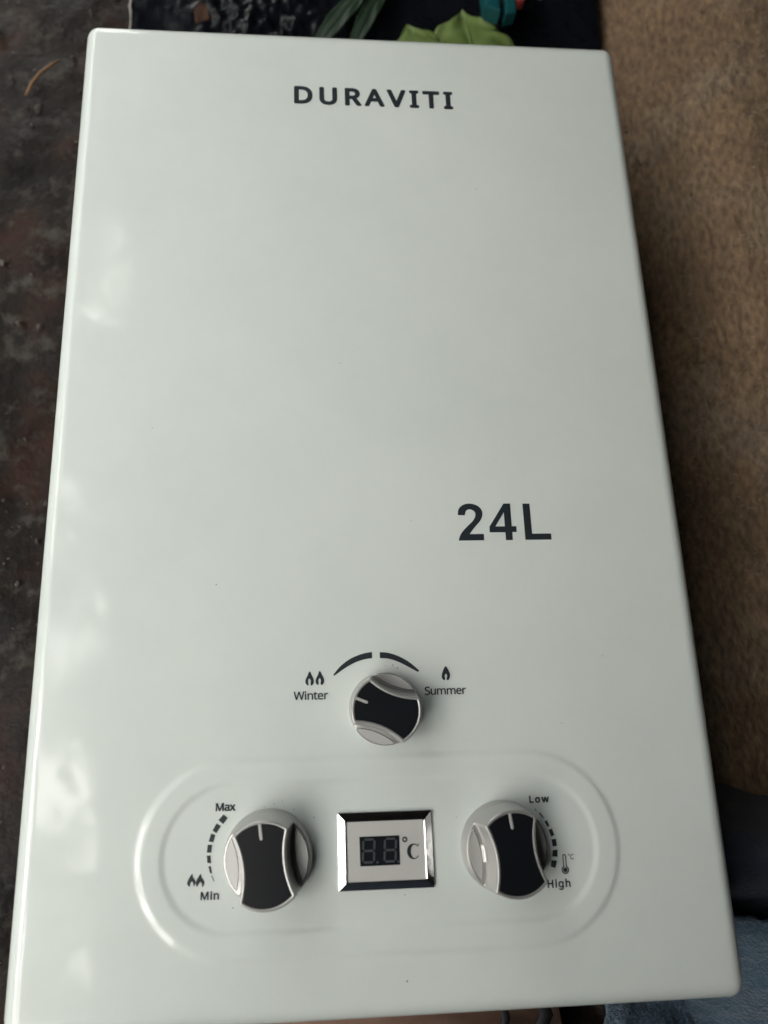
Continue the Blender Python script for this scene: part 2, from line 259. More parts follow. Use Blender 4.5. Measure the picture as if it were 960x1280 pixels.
    'High': ["516,0 443,0 443,267 150,267 150,0 78,0 78,573 150,573 150,330 443,330 443,573 516,573", "733,430 733,0 662,0 662,430", "698,591 706,590 714,588 721,585 727,580 732,574 736,566 739,557 739,546 739,536 736,526 732,519 727,512 721,508 714,504 706,502 698,501 690,502 682,504 675,508 669,512 664,519 660,526 658,536 657,546 658,557 660,566 664,574 669,580 675,585 682,588 690,590", "1022,438 1042,437 1062,434 1081,429 1098,422 1115,413 1130,402 1144,388 1156,373 1160,373 1170,430 1226,430 1226,-7 1225,-36 1221,-63 1214,-88 1205,-109 1194,-129 1179,-146 1162,-160 1142,-172 1119,-181 1094,-187 1065,-191 1034,-192 1011,-192 989,-191 968,-189 948,-186 929,-182 911,-177 895,-172 879,-165 879,-100 895,-108 912,-114 930,-120 950,-125 971,-129 993,-132 1015,-133 1038,-134 1064,-132 1087,-126 1107,-116 1125,-101 1139,-84 1148,-63 1154,-39 1156,-13 1156,4 1157,32 1159,57 1156,57 1144,42 1130,28 1116,17 1100,8 1083,1 1064,-4 1044,-7 1022,-8 983,-4 948,7 918,25 892,51 872,83 857,121 848,164 845,214 848,263 857,306 872,344 892,377 918,404 948,423 983,434", "1031,379 1014,377 998,374 983,368 970,359 958,349 948,336 939,320 931,303 926,284 922,262 919,239 918,213 920,176 926,143 935,115 947,92 964,73 983,60 1006,52 1033,50 1049,50 1063,52 1077,54 1089,58 1100,63 1110,69 1119,76 1128,85 1135,94 1141,105 1146,117 1150,131 1153,145 1155,161 1157,179 1157,197 1157,214 1156,242 1154,267 1150,289 1144,309 1136,326 1127,340 1116,352 1103,362 1088,369 1071,374 1052,377", "1433,431 1433,423 1433,415 1432,407 1432,399 1429,370 1434,370 1441,381 1449,391 1458,400 1468,407 1479,414 1490,420 1502,425 1515,429 1528,433 1541,435 1554,437 1568,437 1593,436 1616,433 1636,428 1655,421 1671,411 1685,400 1697,386 1707,370 1715,351 1721,330 1724,306 1725,280 1725,0 1655,0 1655,275 1654,299 1649,321 1642,338 1632,353 1619,364 1602,372 1582,377 1559,379 1536,377 1516,374 1498,368 1484,360 1471,350 1460,338 1451,324 1445,308 1440,289 1436,269 1434,246 1433,222 1433,0 1362,0 1362,609 1433,609"],
}
def word(name, text, x0, x1, yb, cap, bold, z=.0003, capu=571, lift=0.0):
    sp = [[tuple(map(int, q.split(','))) for q in s.split()] for s in GL[text]]
    gl = []                                                  # gather outlines into letters
    for s in sorted(sp, key=lambda s: min(p[0] for p in s)):
        a, b = min(p[0] for p in s), max(p[0] for p in s)
        if gl and (b <= gl[-1][1] + 5 or abs((a + b) / 2 - (gl[-1][0] + gl[-1][1]) / 2) < 12): gl[-1][2].append(s); gl[-1][1] = max(gl[-1][1], b)
        else: gl.append([a, b, [s]])
    x0 += bold; x1 -= bold; yb += bold; k = (cap - 2 * bold) / capu
    wide = sum(g[1] - g[0] for g in gl)
    sx = k * (1.06 if bold > 0 else 1.0)
    nat = (gl[-1][1] - gl[0][0]) * sx
    extra = ((x1 - x0) - nat) / max(1, len(gl) - 1)
    polys = []
    for i, g in enumerate(gl):
        for s in g[2]:
            polys.append([(x0 + (p[0] - gl[0][0]) * sx + extra * i, yb + p[1] * k) for p in s])
    me = curve_print(polys, z, .0001)
    if bold > .0001:                                         # heavier strokes: the letter swept round a small circle
        bm = bmesh.new()
        for i in range(12):
            t = 2 * pi * i / 12
            me2 = me.copy(); me2.transform(Matrix.Translation((bold * cos(t), bold * sin(t), .000005 * i))); bm.from_mesh(me2); bpy.data.meshes.remove(me2)
        bm.to_mesh(me); bm.free()
    return child(name, me, M_ink, False)

word('brand_lettering', 'DURAVITI', -.0519, .0762, .2850, .0170, .0009)
word('printed_word', 'Winter', -.0540, -.0321, -.1735, .0052, .00012)
word('printed_word', 'Summer', .0300, .0569, -.1723, .0051, .00012)
word('printed_word', 'Max', -.1013, -.0894, -.2376, .0047, .00022)
word('printed_word', 'Min', -.1090, -.0983, -.2861, .0045, .00019)
word('printed_word', 'Low', .0926, .1053, -.2393, .0043, .00024)
word('printed_word', 'High', .0998, .1142, -.2880, .0045, .00018)

def bez(pts, n=6):
    """closed Catmull-Rom through the points"""
    out = []; m = len(pts)
    for i in range(m):
        p0, p1, p2, p3 = [Vector(pts[(i + k - 1) % m]) for k in range(4)]
        for j in range(n):
            t = j / n
            q = .5 * ((2 * p1) + (p2 - p0) * t + (2 * p0 - 5 * p1 + 4 * p2 - p3) * t * t + (3 * p1 - p0 - 3 * p2 + p3) * t ** 3)
            out.append((q.x, q.y))
    return out

two = [(58.73, -53.25), (59.4, -49.3), (62.25, -46.3), (66.98, -45.1), (72.3, -46.4), (75.3, -49.4), (75.8, -53.2), (74.2, -57.13), (71.08, -60.6), (68.0, -64.1), (66.1, -66.7), (66.1, -66.72), (75.9, -66.7), (75.8, -71.1), (58.25, -71.2), (59.0, -68.6), (61.02, -65.2), (64.99, -61.1), (68.95, -57.4), (70.9, -53.8), (70.4, -50.8), (67.4, -49.2), (64.7, -50.2), (63.5, -53.4)]
four = [(91.2, -45.2), (95.8, -45.2), (95.75, -61.4), (99.0, -61.4), (98.95, -65.45), (95.8, -65.5), (95.75, -71.1), (90.95, -71.1), (90.97, -65.6), (80.1, -65.6), (80.15, -61.6)]
fhole = [(84.3, -61.45), (90.9, -61.45), (91.0, -51.4)]
ell = [(104.6, -45.3), (109.55, -45.3), (109.6, -66.7), (122.95, -66.7), (122.9, -71.0), (104.55, -71.0)]
# smooth only the curved run of the 2
two_s = []
V2 = [Vector(p) for p in two]
for i in range(len(two)):
    a, b = V2[i], V2[(i + 1) % len(two)]
    two_s.append(tuple(a))
    if i in (0, 1, 2, 3, 4, 5, 6, 7, 8, 15, 16, 17, 18, 19, 20, 21, 22):
        p0, p3 = V2[i - 1] if i > 0 else a, V2[min(i + 2, len(two) - 1)]
        if i == 0: p0 = a + (a - b) * .4
        for t in (.25, .5, .75):
            q = .5 * ((2 * a) + (b - p0) * t + (2 * p0 - 5 * a + 4 * b - p3) * t * t + (3 * a - p0 - 3 * b + p3) * t ** 3)
            two_s.append((q.x, q.y))
child('capacity_lettering', curve_print([mm(two_s), mm(four), mm(fhole), mm(ell)], .0003, .0001), M_ink, False)

def ink(name, polys, z=.0003, smooth=0):
    return child(name, curve_print([bez(mm(p), smooth) if smooth else mm(p) for p in polys], z, .0001), M_ink, False)

ink('flame_symbol', [[(-44.9, -164.7), (-46.4, -163.2), (-46.3, -161), (-45.1, -158.6), (-43.75, -155.9), (-42.3, -158.5), (-41.2, -161), (-41.2, -163.3), (-42.5, -164.8), (-43.2, -163.9), (-43.1, -161.7), (-43.9, -160.4), (-44.7, -161.8), (-44.5, -163.8)]], smooth=4)
ink('flame_symbol', [[(-38.5, -164.5), (-39.9, -163.1), (-39.8, -160.9), (-38.6, -158.5), (-37.3, -155.7), (-35.8, -158.3), (-34.6, -160.8), (-34.7, -163.2), (-36.0, -164.6), (-36.8, -163.7), (-36.6, -161.5), (-37.4, -160.2), (-38.2, -161.6), (-38.0, -163.6)]], smooth=4)
ink('flame_symbol', [[(42.9, -163.3), (41.6, -161.6), (42.1, -158.6), (44.3, -154.5), (46.4, -157.5), (47.1, -160.6), (45.9, -163.2), (44.8, -162.9), (45.1, -160.6), (44.4, -159.3), (43.5, -160.6), (43.7, -162.7)]], smooth=4)
ink('flame_symbol', [[(-115.5, -278.7), (-117.0, -276.8), (-116.1, -274.2), (-114.2, -271.6), (-113.7, -273.6), (-112.5, -275.1), (-112.1, -276.9), (-113.2, -278.5), (-113.5, -276.7), (-114.3, -275.8), (-115.2, -277.2)]], smooth=3)
ink('flame_symbol', [[(-111.2, -278.8), (-111.9, -276.9), (-111.0, -274.2), (-109.2, -271.8), (-108.7, -273.7), (-107.4, -275.3), (-106.9, -277.1), (-108.1, -279.2), (-108.4, -277.5), (-109.2, -276.2), (-110.4, -277.5)]], smooth=3)

def arc_band(pts_out, pts_in):
    def cr(pts, n=6):
        P = [Vector(p) for p in pts]; P = [2 * P[0] - P[1]] + P + [2 * P[-1] - P[-2]]; o = []
        for i in range(1, len(P) - 2):
            for j in range(n):
                t = j / n; p0, p1, p2, p3 = P[i - 1:i + 3]
                q = .5 * ((2 * p1) + (p2 - p0) * t + (2 * p0 - 5 * p1 + 4 * p2 - p3) * t * t + (3 * p1 - p0 - 3 * p2 + p3) * t ** 3)
                o.append((q.x, q.y))
        o.append(tuple(P[-2])); return o
    return cr(pts_out) + cr(pts_in)[::-1]
ink('scale_arc', [arc_band([(-28.5, -158.2), (-24.17, -153.3), (-18.92, -149.35), (-13.03, -146.6), (-7.79, -145.1), (-3.25, -144.46)],
                           [(-28.1, -159.0), (-23.59, -156.0), (-19.02, -153.2), (-13.78, -150.7), (-8.55, -149.1), (-3.3, -148.4)])])
ink('scale_arc', [arc_band([(1.84, -144.6), (7.61, -145.3), (14.38, -147.7), (21.08, -151.6), (27.1, -156.9)],
                           [(1.74, -148.4), (7.47, -149.0), (13.48, -151.0), (19.44, -154.0), (26.2, -157.8)])])
for q in [[(-96.54, -239.42), (-93.92, -241.52), (-96.66, -244.9), (-99.51, -242.49)], [(-100.58, -244.34), (-97.98, -245.91), (-100.46, -249.8), (-102.95, -248.35)],
          [(-103.69, -249.89), (-101.22, -250.82), (-102.34, -254.84), (-105.02, -254.22)], [(-105.53, -256.07), (-102.98, -256.16), (-103.43, -260.49), (-105.97, -260.39)],
          [(-105.93, -262.04), (-103.72, -262.02), (-103.28, -266.25), (-105.49, -266.06)], [(-104.78, -267.93), (-103.46, -267.88), (-102.59, -271.89), (-103.81, -271.64)],
          [(-103.0, -273.3), (-102.45, -273.22), (-101.17, -276.22), (-101.5, -276.2)],
          [(95.46, -242.74), (95.9, -242.66), (96.92, -244.25), (96.6, -244.33)], [(98.0, -245.26), (98.97, -245.19), (101.14, -248.17), (100.57, -248.54)],
          [(101.17, -250.11), (102.8, -249.68), (104.19, -252.91), (102.75, -253.54)], [(103.34, -255.19), (105.52, -254.6), (106.74, -258.38), (104.56, -259.07)],
          [(104.71, -260.79), (107.49, -260.51), (107.83, -264.53), (105.06, -264.81)], [(104.85, -266.98), (107.92, -266.81), (107.53, -270.77), (104.3, -270.46)],
          [(103.57, -272.6), (107.0, -273.02), (105.55, -277.09), (102.71, -276.14)]]:
    ink('scale_dash', [q])

def ring_poly(cx, cy, r, a0=0, a1=2 * pi, n=24):
    return [(cx + r * cos(a0 + (a1 - a0) * i / n), cy + r * sin(a0 + (a1 - a0) * i / n)) for i in range(n + (0 if a1 - a0 > 6.28 else 1))]
def thermo(cx, cb, ct, rb, rt):
    a = math.asin(rt / rb)
    return [(cx + p[0], p[1]) for p in [(rb * sin(t), cb - rb * cos(t)) for t in np.linspace(-pi + a, pi - a, 24)] + [(rt * cos(t), ct + rt * sin(t)) for t in np.linspace(0, pi, 10)]]
ink('thermometer_symbol', [thermo(111.75, -278.3, -270.5, 2.35, 1.15), thermo(111.75, -278.3, -270.5, 1.66, .55), ring_poly(111.75, -278.3, 1.35)])
cc = ring_poly(116.9, -271.1, 1.5, RAD(50), RAD(310), 14) + ring_poly(116.9, -271.1, 1.02, RAD(50), RAD(310), 14)[::-1]
ink('thermometer_symbol', [cc, ring_poly(114.7, -269.9, .55, n=10), ring_poly(114.7, -269.9, .3, n=10)])

# ---------------------------------------------------------------- display
disp = empty('display'); disp.parent = heater; disp.location = (0, 0, -GROUND)
def dchild(name, me, m, smooth=False): return link(name, me, m, disp, smooth=smooth)
def rrect(x0, y0, x1, y1, r, n=5):
    o = []
    for cx, cy, a in ((x1 - r, y1 - r, 0), (x0 + r, y1 - r, 90), (x0 + r, y0 + r, 180), (x1 - r, y0 + r, 270)):
        for k in range(n + 1): t = RAD(a + 90 * k / n); o.append((cx + r * cos(t), cy + r * sin(t)))
    return o
def loft(loops, close_top=False, name='loft'):
    n = len(loops[0]); v = [p for l in loops for p in l]; f = []
    for i in range(len(loops) - 1):
        for k in range(n): f.append((i * n + k, i * n + (k + 1) % n, (i + 1) * n + (k + 1) % n, (i + 1) * n + k))
    if close_top: f.append(tuple((len(loops) - 1) * n + k for k in range(n)))
    return pydata(name, v, f)
ox0, oy0, ox1, oy1 = -.0278, -.2845, .0301, -.2408
def bl(inset, z, r):
    return [(x, y, z) for x, y in rrect(ox0 + inset, oy0 + inset, ox1 - inset, oy1 - inset, r)]
# bevelled chrome frame: side, sharp slope, ridge, step down to the plate
dchild('chrome_frame', loft([bl(0, -.001, .0008), bl(0, .0012, .0008), bl(.0002, .0016, .0006), bl(.0042, .0036, .0005), bl(.0047, .0037, .0007), bl(.0051, .0035, .0012), bl(.0053, .0024, .0018)]), M_chrome)
dchild('display_plate', prism([rrect(ox0 + .0052, oy0 + .0052, ox1 - .0052, oy1 - .0052, .0018)], .001, .0028), M_plate)
dchild('display_window', prism([mm([(-14.7, -254.5), (9.6, -254.5), (9.5, -270.8), (-14.6, -270.9)])], .0028, .0031, .0001), M_glass)
def digit(x, y, w_, h_, t, segs):
    sl = -.05
    def sh(p): return (x + p[0] + (p[1]) * .06, y + p[1])
    g = .35; hh = h_ / 2
    def hs(yc): return [(t * .5 + g, yc), (t + g, yc + t / 2), (w_ - t - g, yc + t / 2), (w_ - t * .5 - g, yc), (w_ - t - g, yc - t / 2), (t + g, yc - t / 2)]
    def vs(xc, ya, yb): return [(xc, ya + g), (xc + t / 2, ya + t / 2 + g), (xc + t / 2, yb - t / 2 - g), (xc, yb - g), (xc - t / 2, yb - t / 2 - g), (xc - t / 2, ya + t / 2 + g)]
    A = {'a': hs(h_ - t / 2), 'g': hs(hh), 'd': hs(t / 2), 'f': vs(t / 2, hh, h_ - t / 2), 'b': vs(w_ - t / 2, hh, h_ - t / 2), 'e': vs(t / 2, t / 2, hh), 'c': vs(w_ - t / 2, t / 2, hh)}
    return [[sh(p) for p in A[s]] for s in segs]
for x in (-13.7, -.6):
    for seg in 'abcdefg':
        pl = digit(x, -269.4, 8.0, 13.9, 1.25, seg)[0]
        dchild('digit_segment', prism([mm(pl)], .0030, .0032), M_seg)
for x in (-4.2, 8.5):
    dchild('decimal_point', prism([mm(ring_poly(x, -269.0, .7, n=12))], .0030, .0032), M_seg)
dchild('degree_mark', curve_print([mm(ring_poly(12.9, -256.9, 1.6)), mm(ring_poly(12.9, -256.9, .75))], .0029, .0001), M_ink)
# serif capital C
co = ring_poly(17.9, -263.75, 1, RAD(40), RAD(318), 30); ci = ring_poly(18.25, -263.75, 1, RAD(322), RAD(38), 30)
Co = [(17.9 + (x - 17.9) * 3.95, -263.75 + (y + 263.75) * 4.35) for x, y in co]
Ci = [(18.25 + .35 + (x - 18.25) * 2.35, -263.75 + (y + 263.75) * 3.75) for x, y in ci]
Cp = Co + [(20.9, -266.3)] + Ci + [(20.5, -261.2), (20.75, -261.0), (21.2, -261.0), (21.15, -259.5), (20.8, -259.5)]
dchild('celsius_letter', curve_print([mm(Cp)], .0029, .0001), M_ink)

# ---------------------------------------------------------------- knobs
def knob_parts(k):
    """k = scale; returns meshes (body, insert, indicator, insets) around the knob's own axis, indicator towards +Y"""
    hT = .0226
    R0, R1 = (.0268 if k > .95 else .0255), .0242
    def Rz(z): return (R0 + (R1 - R0) * z / hT) * k
    def side(z):
        wz = (.0143 + (.0127 - .0143) * (z - .0075) / (hT - .0075)); return wz * k
    cA = .060 * k
    def rg(th, z, off=0.0, Rr=None):
        R = (Rr if Rr is not None else Rz(z)) - off
        c, s_ = abs(cos(th)), sin(th)
        ra = cA - side(z) + off                        # radius of the scallop
        disc = (cA * c) ** 2 - (cA * cA - ra * ra)
        if c > 0 and disc > 0:
            r2 = cA * c - math.sqrt(disc)
            if 0 < r2 < R: return r2
        return R
    n = 240; TH = [2 * pi * i / n for i in range(n)]
    def ring(z, fn): return [(fn(t) * cos(t), fn(t) * sin(t), z) for t in TH]
    zf = .0078
    loops = [ring(-.0035, lambda t: Rz(0)), ring(zf - .0008, lambda t: Rz(zf)), ring(zf - .0002, lambda t: min(Rz(zf) - .0003 * 1, 1)), ring(zf, lambda t: min(Rz(zf) - .0008, 1) if rg(t, zf) < Rz(zf) - .0009 else Rz(zf) - .0001)]
    loops.append(ring(zf + .0002, lambda t: min(rg(t, zf) + .0005 if rg(t, zf) < Rz(zf) - .0015 else Rz(zf) - .0001, Rz(zf) - .0001)))
    loops.append(ring(zf + .0009, lambda t: rg(t, zf + .0009)))
    for z in (.012, .016, .020, hT - .0007): loops.append(ring(z, lambda t, z=z: rg(t, z)))
    loops.append(ring(hT - .0003, lambda t: rg(t, hT, .00015)))
    loops.append(ring(hT - .00005, lambda t: rg(t, hT, .0005)))
    loops.append(ring(hT, lambda t: rg(t, hT, .0009)))
    loops.append(ring(hT - .00005, lambda t: rg(t, hT, .0014)))
    loops.append(ring(hT - .0002, lambda t: rg(t, hT, .0017)))
    loops.append(ring(hT - .0011, lambda t: rg(t, hT, .00175)))
    body = loft(loops, True, 'knob_body')
    insert = loft([ring(hT - .0012, lambda t: rg(t, hT, .00174)), ring(hT - .00055, lambda t: rg(t, hT, .00174)), ring(hT - .00045, lambda t: rg(t, hT, .0020))], True, 'knob_insert')
    y1, y0, hw = (.0238 - .0012) * k, .0146 * k, .00085
    ip = [(hw, y1), (-hw, y1)] + [(-hw * cos(t), y0 - hw * sin(t)) for t in np.linspace(0, pi, 8)]
    indicator = prism([ip], hT - .0008, hT - .00002, .00015)
    def lens(Ro, xi, cx=.060):
        Ri = cx - xi
        # intersection of the two circles
        x = (cx * cx + Ro * Ro - Ri * Ri) / (2 * cx); y = math.sqrt(Ro * Ro - x * x)
        a = math.atan2(y, x); b = math.atan2(y, cx - x)
        p = [(Ro * cos(t) * k, Ro * sin(t) * k) for t in np.linspace(-a, a, 18)]
        p += [((cx - Ri * cos(t)) * k, Ri * sin(t) * k) for t in np.linspace(b, -b, 18)[1:-1]]
        return p
    rim = prism([lens(.0246, .0168)], zf - .0005, zf + .0005, .0002)
    fill = prism([lens(.0242, .0172)], zf, zf + .00062, .0001)
    return body, insert, indicator, rim, fill
def knob_set(x, y, ang, k, meshes, tilt=(0, 0)):            # the knobs sit a little loose on their shafts
    kn = empty('knob'); kn.parent = heater; kn.location = (x, y, -GROUND); kn.rotation_euler = (tilt[0], tilt[1], ang)
    body, insert, indicator, rim, fill = meshes
    link('knob_body', body, M_silver, kn)
    link('black_insert', insert, M_black, kn, smooth=False)
    link('indicator_line', indicator, M_line, kn, smooth=False)
    for s in (0, pi):
        r = link('inset_rim', rim, M_rim, kn, smooth=False); r.rotation_euler = (0, 0, s)
        f = link('side_inset', fill, M_inset, kn, smooth=False); f.rotation_euler = (0, 0, s)
    return kn
def harden(me):
    # sharp edges where faces meet steeply
    bm = bmesh.new(); bm.from_mesh(me); bm.normal_update()
    for e in bm.edges:
        e.smooth = not (len(e.link_faces) == 2 and e.calc_face_angle(0) > RAD(50))
    bm.to_mesh(me); bm.free()
big = knob_parts(1.0); small = knob_parts(.885)
harden(big[0]); harden(small[0])
knob_set(-.0694, -.2636, RAD(6.6), 1, big, (.035, -.075))['label'] = 'knob beside the Max and Min scale, its white line pointing up'
knob_set(.0742, -.2635, RAD(6.8), 1, big, (.03, .075))['label'] = 'knob beside the Low and High scale, its white line pointing up'
knob_set(.0034, -.1798, RAD(68), .885, small, (-.030, -.055))['label'] = 'smaller knob between Winter and Summer, its line turned to the left'

# dirt specks and smudges stuck to the cover, one per visible spot
bm = bmesh.new()
specks = [(-91.5, -232.5, .35), (-42, -243, .45), (-54, -238, .5), (46, -246, .35), (12, -288, .4), (11.5, -334, .8), (-104, -99, .55), (10, -153, .5), (13, -155, .6), (5, -153.5, .35),
          (118, -192, .4), (-90, -291, .4), (26, -57, .3), (-150, 10, .4), (90, 210, .4), (-20, 60, .35), (150, -150, .4), (-61, -233, .35), (-66, -234.5, .4), (-72, -236, .35), (-78, -238.5, .3)]
for x, y, r in specks:
    r *= .00075
    vs = [bm.verts.new((x / 1000 + r * random.uniform(.6, 1.3) * cos(t), y / 1000 + r * random.uniform(.6, 1.3) * sin(t), 0)) for t in np.linspace(0, 2 * pi, 8)[:-1]]
    top = bm.verts.new((x / 1000, y / 1000, .0004))
    zz = float(cover_height(np.array(x / 1000), np.array(y / 1000)))
    for v in vs + [top]: v.co.z += zz + .00004
    for i in range(7): bm.faces.new((vs[i], vs[(i + 1) % 7], top))
me = bpy.data.meshes.new('dirt_specks'); bm.to_mesh(me); bm.free()
o = child('dirt_specks', me, M_dirt, False); o['kind'] = 'stuff'

# ink must follow the slightly uneven sheet: lift every printed mesh onto it
for o in [c for c in heater.children if c.type == 'MESH' and c.data.materials and c.data.materials[0] == M_ink]:
    n = len(o.data.vertices); co = np.empty(n * 3); o.data.vertices.foreach_get('co', co); co = co.reshape(-1, 3)
    co[:, 2] += cover_height(co[:, 0], co[:, 1]) - .00018
    o.data.vertices.foreach_set('co', co.ravel())
for o in heater.children:
    if o.name.startswith(('knob', 'display')):
        z = float(cover_height(np.array(o.location.x if o.name.startswith('knob') else 0.0), np.array(o.location.y if o.name.startswith('knob') else -.2625)))
        o.location.z += z

# ---------------------------------------------------------------- ground
gx = np.concatenate([np.linspace(-8, -.55, 12), np.linspace(-.52, .75, 210), np.linspace(.8, 8, 12)])
gy = np.concatenate([np.linspace(-8, -.62, 12), np.linspace(-.6, 1.0, 260), np.linspace(1.05, 8, 12)])
X, Y = np.meshgrid(gx, gy)
Z = GROUND + .0075 * vnoise(X, Y, 9, 3.1, 5) + .0022 * vnoise(X, Y, 34, 8.2, 3)
Z = np.where((np.abs(X) < .2) & (np.abs(Y) < .34), np.minimum(Z, GROUND - .001), Z)
M_ground = bpy.data.materials.new('damp_earth'); M_ground.use_nodes = True
n = M_ground.node_tree.nodes; l = M_ground.node_tree.links; b = n['Principled BSDF']
t = n.new('ShaderNodeTexCoord')
k1 = n.new('ShaderNodeTexNoise'); k1.inputs['Scale'].default_value = 11; k1.inputs['Detail'].default_value = 8; k1.inputs['Roughness'].default_value = .6
r1 = n.new('ShaderNodeValToRGB'); e = r1.color_ramp.elements
e[0].position = .33; e[0].color = (.005, .004, .0036, 1); e[1].position = .68; e[1].color = (.036, .014, .009, 1)
x = e.new(.5); x.color = (.012, .0085, .007, 1)
k2 = n.new('ShaderNodeTexNoise'); k2.inputs['Scale'].default_value = 38; k2.inputs['Detail'].default_value = 7; k2.inputs['Roughness'].default_value = .7
r2 = n.new('ShaderNodeValToRGB'); r2.color_ramp.elements[0].position = .52; r2.color_ramp.elements[1].position = .70
mxg = n.new('ShaderNodeMixRGB'); mxg.inputs[2].default_value = (.060, .054, .047, 1)
for k_ in (k1, k2): l.new(t.outputs['Object'], k_.inputs['Vector'])
l.new(k1.outputs['Fac'], r1.inputs['Fac']); l.new(k2.outputs['Fac'], r2.inputs['Fac'])
l.new(r1.outputs['Color'], mxg.inputs[1]); l.new(r2.outputs['Color'], mxg.inputs[0])
l.new(mxg.outputs[0], b.inputs['Base Color'])
b.inputs['Specular IOR Level'].default_value = .16
b.inputs['Roughness'].default_value = .5
rr = n.new('ShaderNodeMapRange'); rr.inputs['To Min'].default_value = .35; rr.inputs['To Max'].default_value = .8
l.new(k2.outputs['Fac'], rr.inputs['Value']); l.new(rr.outputs[0], b.inputs['Roughness'])
bp_ = n.new('ShaderNodeBump'); bp_.inputs['Strength'].default_value = .4; bp_.inputs['Distance'].default_value = .004
k3 = n.new('ShaderNodeTexNoise'); k3.inputs['Scale'].default_value = 160; k3.inputs['Detail'].default_value = 5
l.new(t.outputs['Object'], k3.inputs['Vector']); l.new(k3.outputs['Fac'], bp_.inputs['Height']); l.new(bp_.outputs[0], b.inputs['Normal'])
o = link('ground', grid_mesh('ground', X, Y, Z), M_ground); o['kind'] = 'structure'

# crumbs of grit on the ground left of the heater
bm = bmesh.new()
for i in range(260):
    x, y = random.uniform(-.40, -.235), random.uniform(-.42, .60)
    r = random.choice((.001, .0014, .002, .0035)) * random.uniform(.6, 1.3)
    r_ = bmesh.ops.create_icosphere(bm, subdivisions=1, radius=r, matrix=Matrix.Translation((x, y, GROUND + r * .3 + random.uniform(0, .004))) @ Matrix.Rotation(random.uniform(0, 6), 4, Vector((random.random(), random.random(), 1)).normalized()) @ Matrix.Diagonal((random.uniform(.6, 1.7), random.uniform(.5, 1.2), .5, 1)))
    for v in r_['verts']: v.co += Vector((random.uniform(-1, 1), random.uniform(-1, 1), random.uniform(-1, 1))) * r * .2
me = bpy.data.meshes.new('grit'); bm.to_mesh(me); bm.free()
M_grit = mat('grit', (.075, .062, .052), rough=.6, mott=(30, (.04, .03, .025), 1, 2))
tag(link('grit', me, M_grit, smooth=False), 'small dark crumbs of grit scattered over the ground left of the heater', 'grit', kind='stuff')

# a curved dry stem near the top left corner
P_ = [(-.3415, .445, GROUND + .009), (-.336, .458, GROUND + .011), (-.328, .471, GROUND + .012), (-.317, .484, GROUND + .011), (-.309, .492, GROUND + .009)]
P_ = [(p[0] + .012, p[1] - .004, p[2]) for p in P_]
tag(link('straw', tube(P_, [.0011, .0017, .0017, .0014, .0006], 8), mat('straw', (.20, .105, .048), rough=.6)),
    'short curved orange brown piece of straw on the dark ground beside the top left corner', 'straw')

# ---------------------------------------------------------------- brown rug on the right
def rug_z(X, Y):
    base = GROUND + .014
    rise = sstep((X - .262) / .16) * (.010 + .070 * sstep((Y + .22) / .60))
    return base + rise
rx = np.linspace(.222, .90, 190); ry = np.linspace(-.32, .98, 330)
X, Y = np.meshgrid(rx, ry)
Xw = X + .012 * vnoise(Y, X * 0, 5, 1.7, 2)
Z = rug_z(X, Y) + .010 * vnoise(X, Y, 8, 5.5, 3) + .0035 * vnoise(X * 1.0, Y, 45, 2.5, 3)
ed = np.minimum(np.minimum(X - rx[0], rx[-1] - X), np.minimum(Y - ry[0], ry[-1] - Y)); Z -= .012 * (1 - sstep(ed / .014))
M_rug = bpy.data.materials.new('coarse_brown_wool'); M_rug.use_nodes = True
n = M_rug.node_tree.nodes; l = M_rug.node_tree.links; b = n['Principled BSDF']
t = n.new('ShaderNodeTexCoord'); mp = n.new('ShaderNodeMapping'); mp.inputs['Rotation'].default_value = (0, 0, RAD(40)); mp.inputs['Scale'].default_value = (1, .42, 1)
k1 = n.new('ShaderNodeTexNoise'); k1.inputs['Scale'].default_value = 8; k1.inputs['Detail'].default_value = 5
r1 = n.new('ShaderNodeValToRGB'); e = r1.color_ramp.elements
e[0].position = .34; e[0].color = (.140, .096, .060, 1); e[1].position = .66; e[1].color = (.195, .155, .115, 1)
x = e.new(.5); x.color = (.175, .122, .076, 1)
k2 = n.new('ShaderNodeTexNoise'); k2.inputs['Scale'].default_value = 240; k2.inputs['Detail'].default_value = 4
r2 = n.new('ShaderNodeValToRGB'); r2.color_ramp.elements[0].position = .3; r2.color_ramp.elements[1].position = .72
r2.color_ramp.elements[0].color = (.55, .50, .46, 1); r2.color_ramp.elements[1].color = (1.45, 1.38, 1.25, 1)
mu = n.new('ShaderNodeMixRGB'); mu.blend_type = 'MULTIPLY'; mu.inputs[0].default_value = 1
l.new(t.outputs['Object'], k1.inputs['Vector']); l.new(t.outputs['Object'], mp.inputs['Vector']); l.new(mp.outputs[0], k2.inputs['Vector'])
l.new(k1.outputs['Fac'], r1.inputs['Fac']); l.new(k2.outputs['Fac'], r2.inputs['Fac'])
l.new(r1.outputs[0], mu.inputs[1]); l.new(r2.outputs[0], mu.inputs[2]); l.new(mu.outputs[0], b.inputs['Base Color'])
b.inputs['Roughness'].default_value = .85; b.inputs['Sheen Weight'].default_value = .15
u = n.new('ShaderNodeBump'); u.inputs['Strength'].default_value = .9; u.inputs['Distance'].default_value = .0025
l.new(k2.outputs['Fac'], u.inputs['Height']); l.new(u.outputs[0], b.inputs['Normal'])
rug = link('rug', grid_mesh('rug', X, Y, Z), M_rug)
tag(rug, 'coarse brown fibrous rug rising beside the right edge of the heater', 'rug')
v = []; f = []
jx = np.random.randint(0, len(rx), 26000); jy = np.random.randint(60, len(ry), 26000)
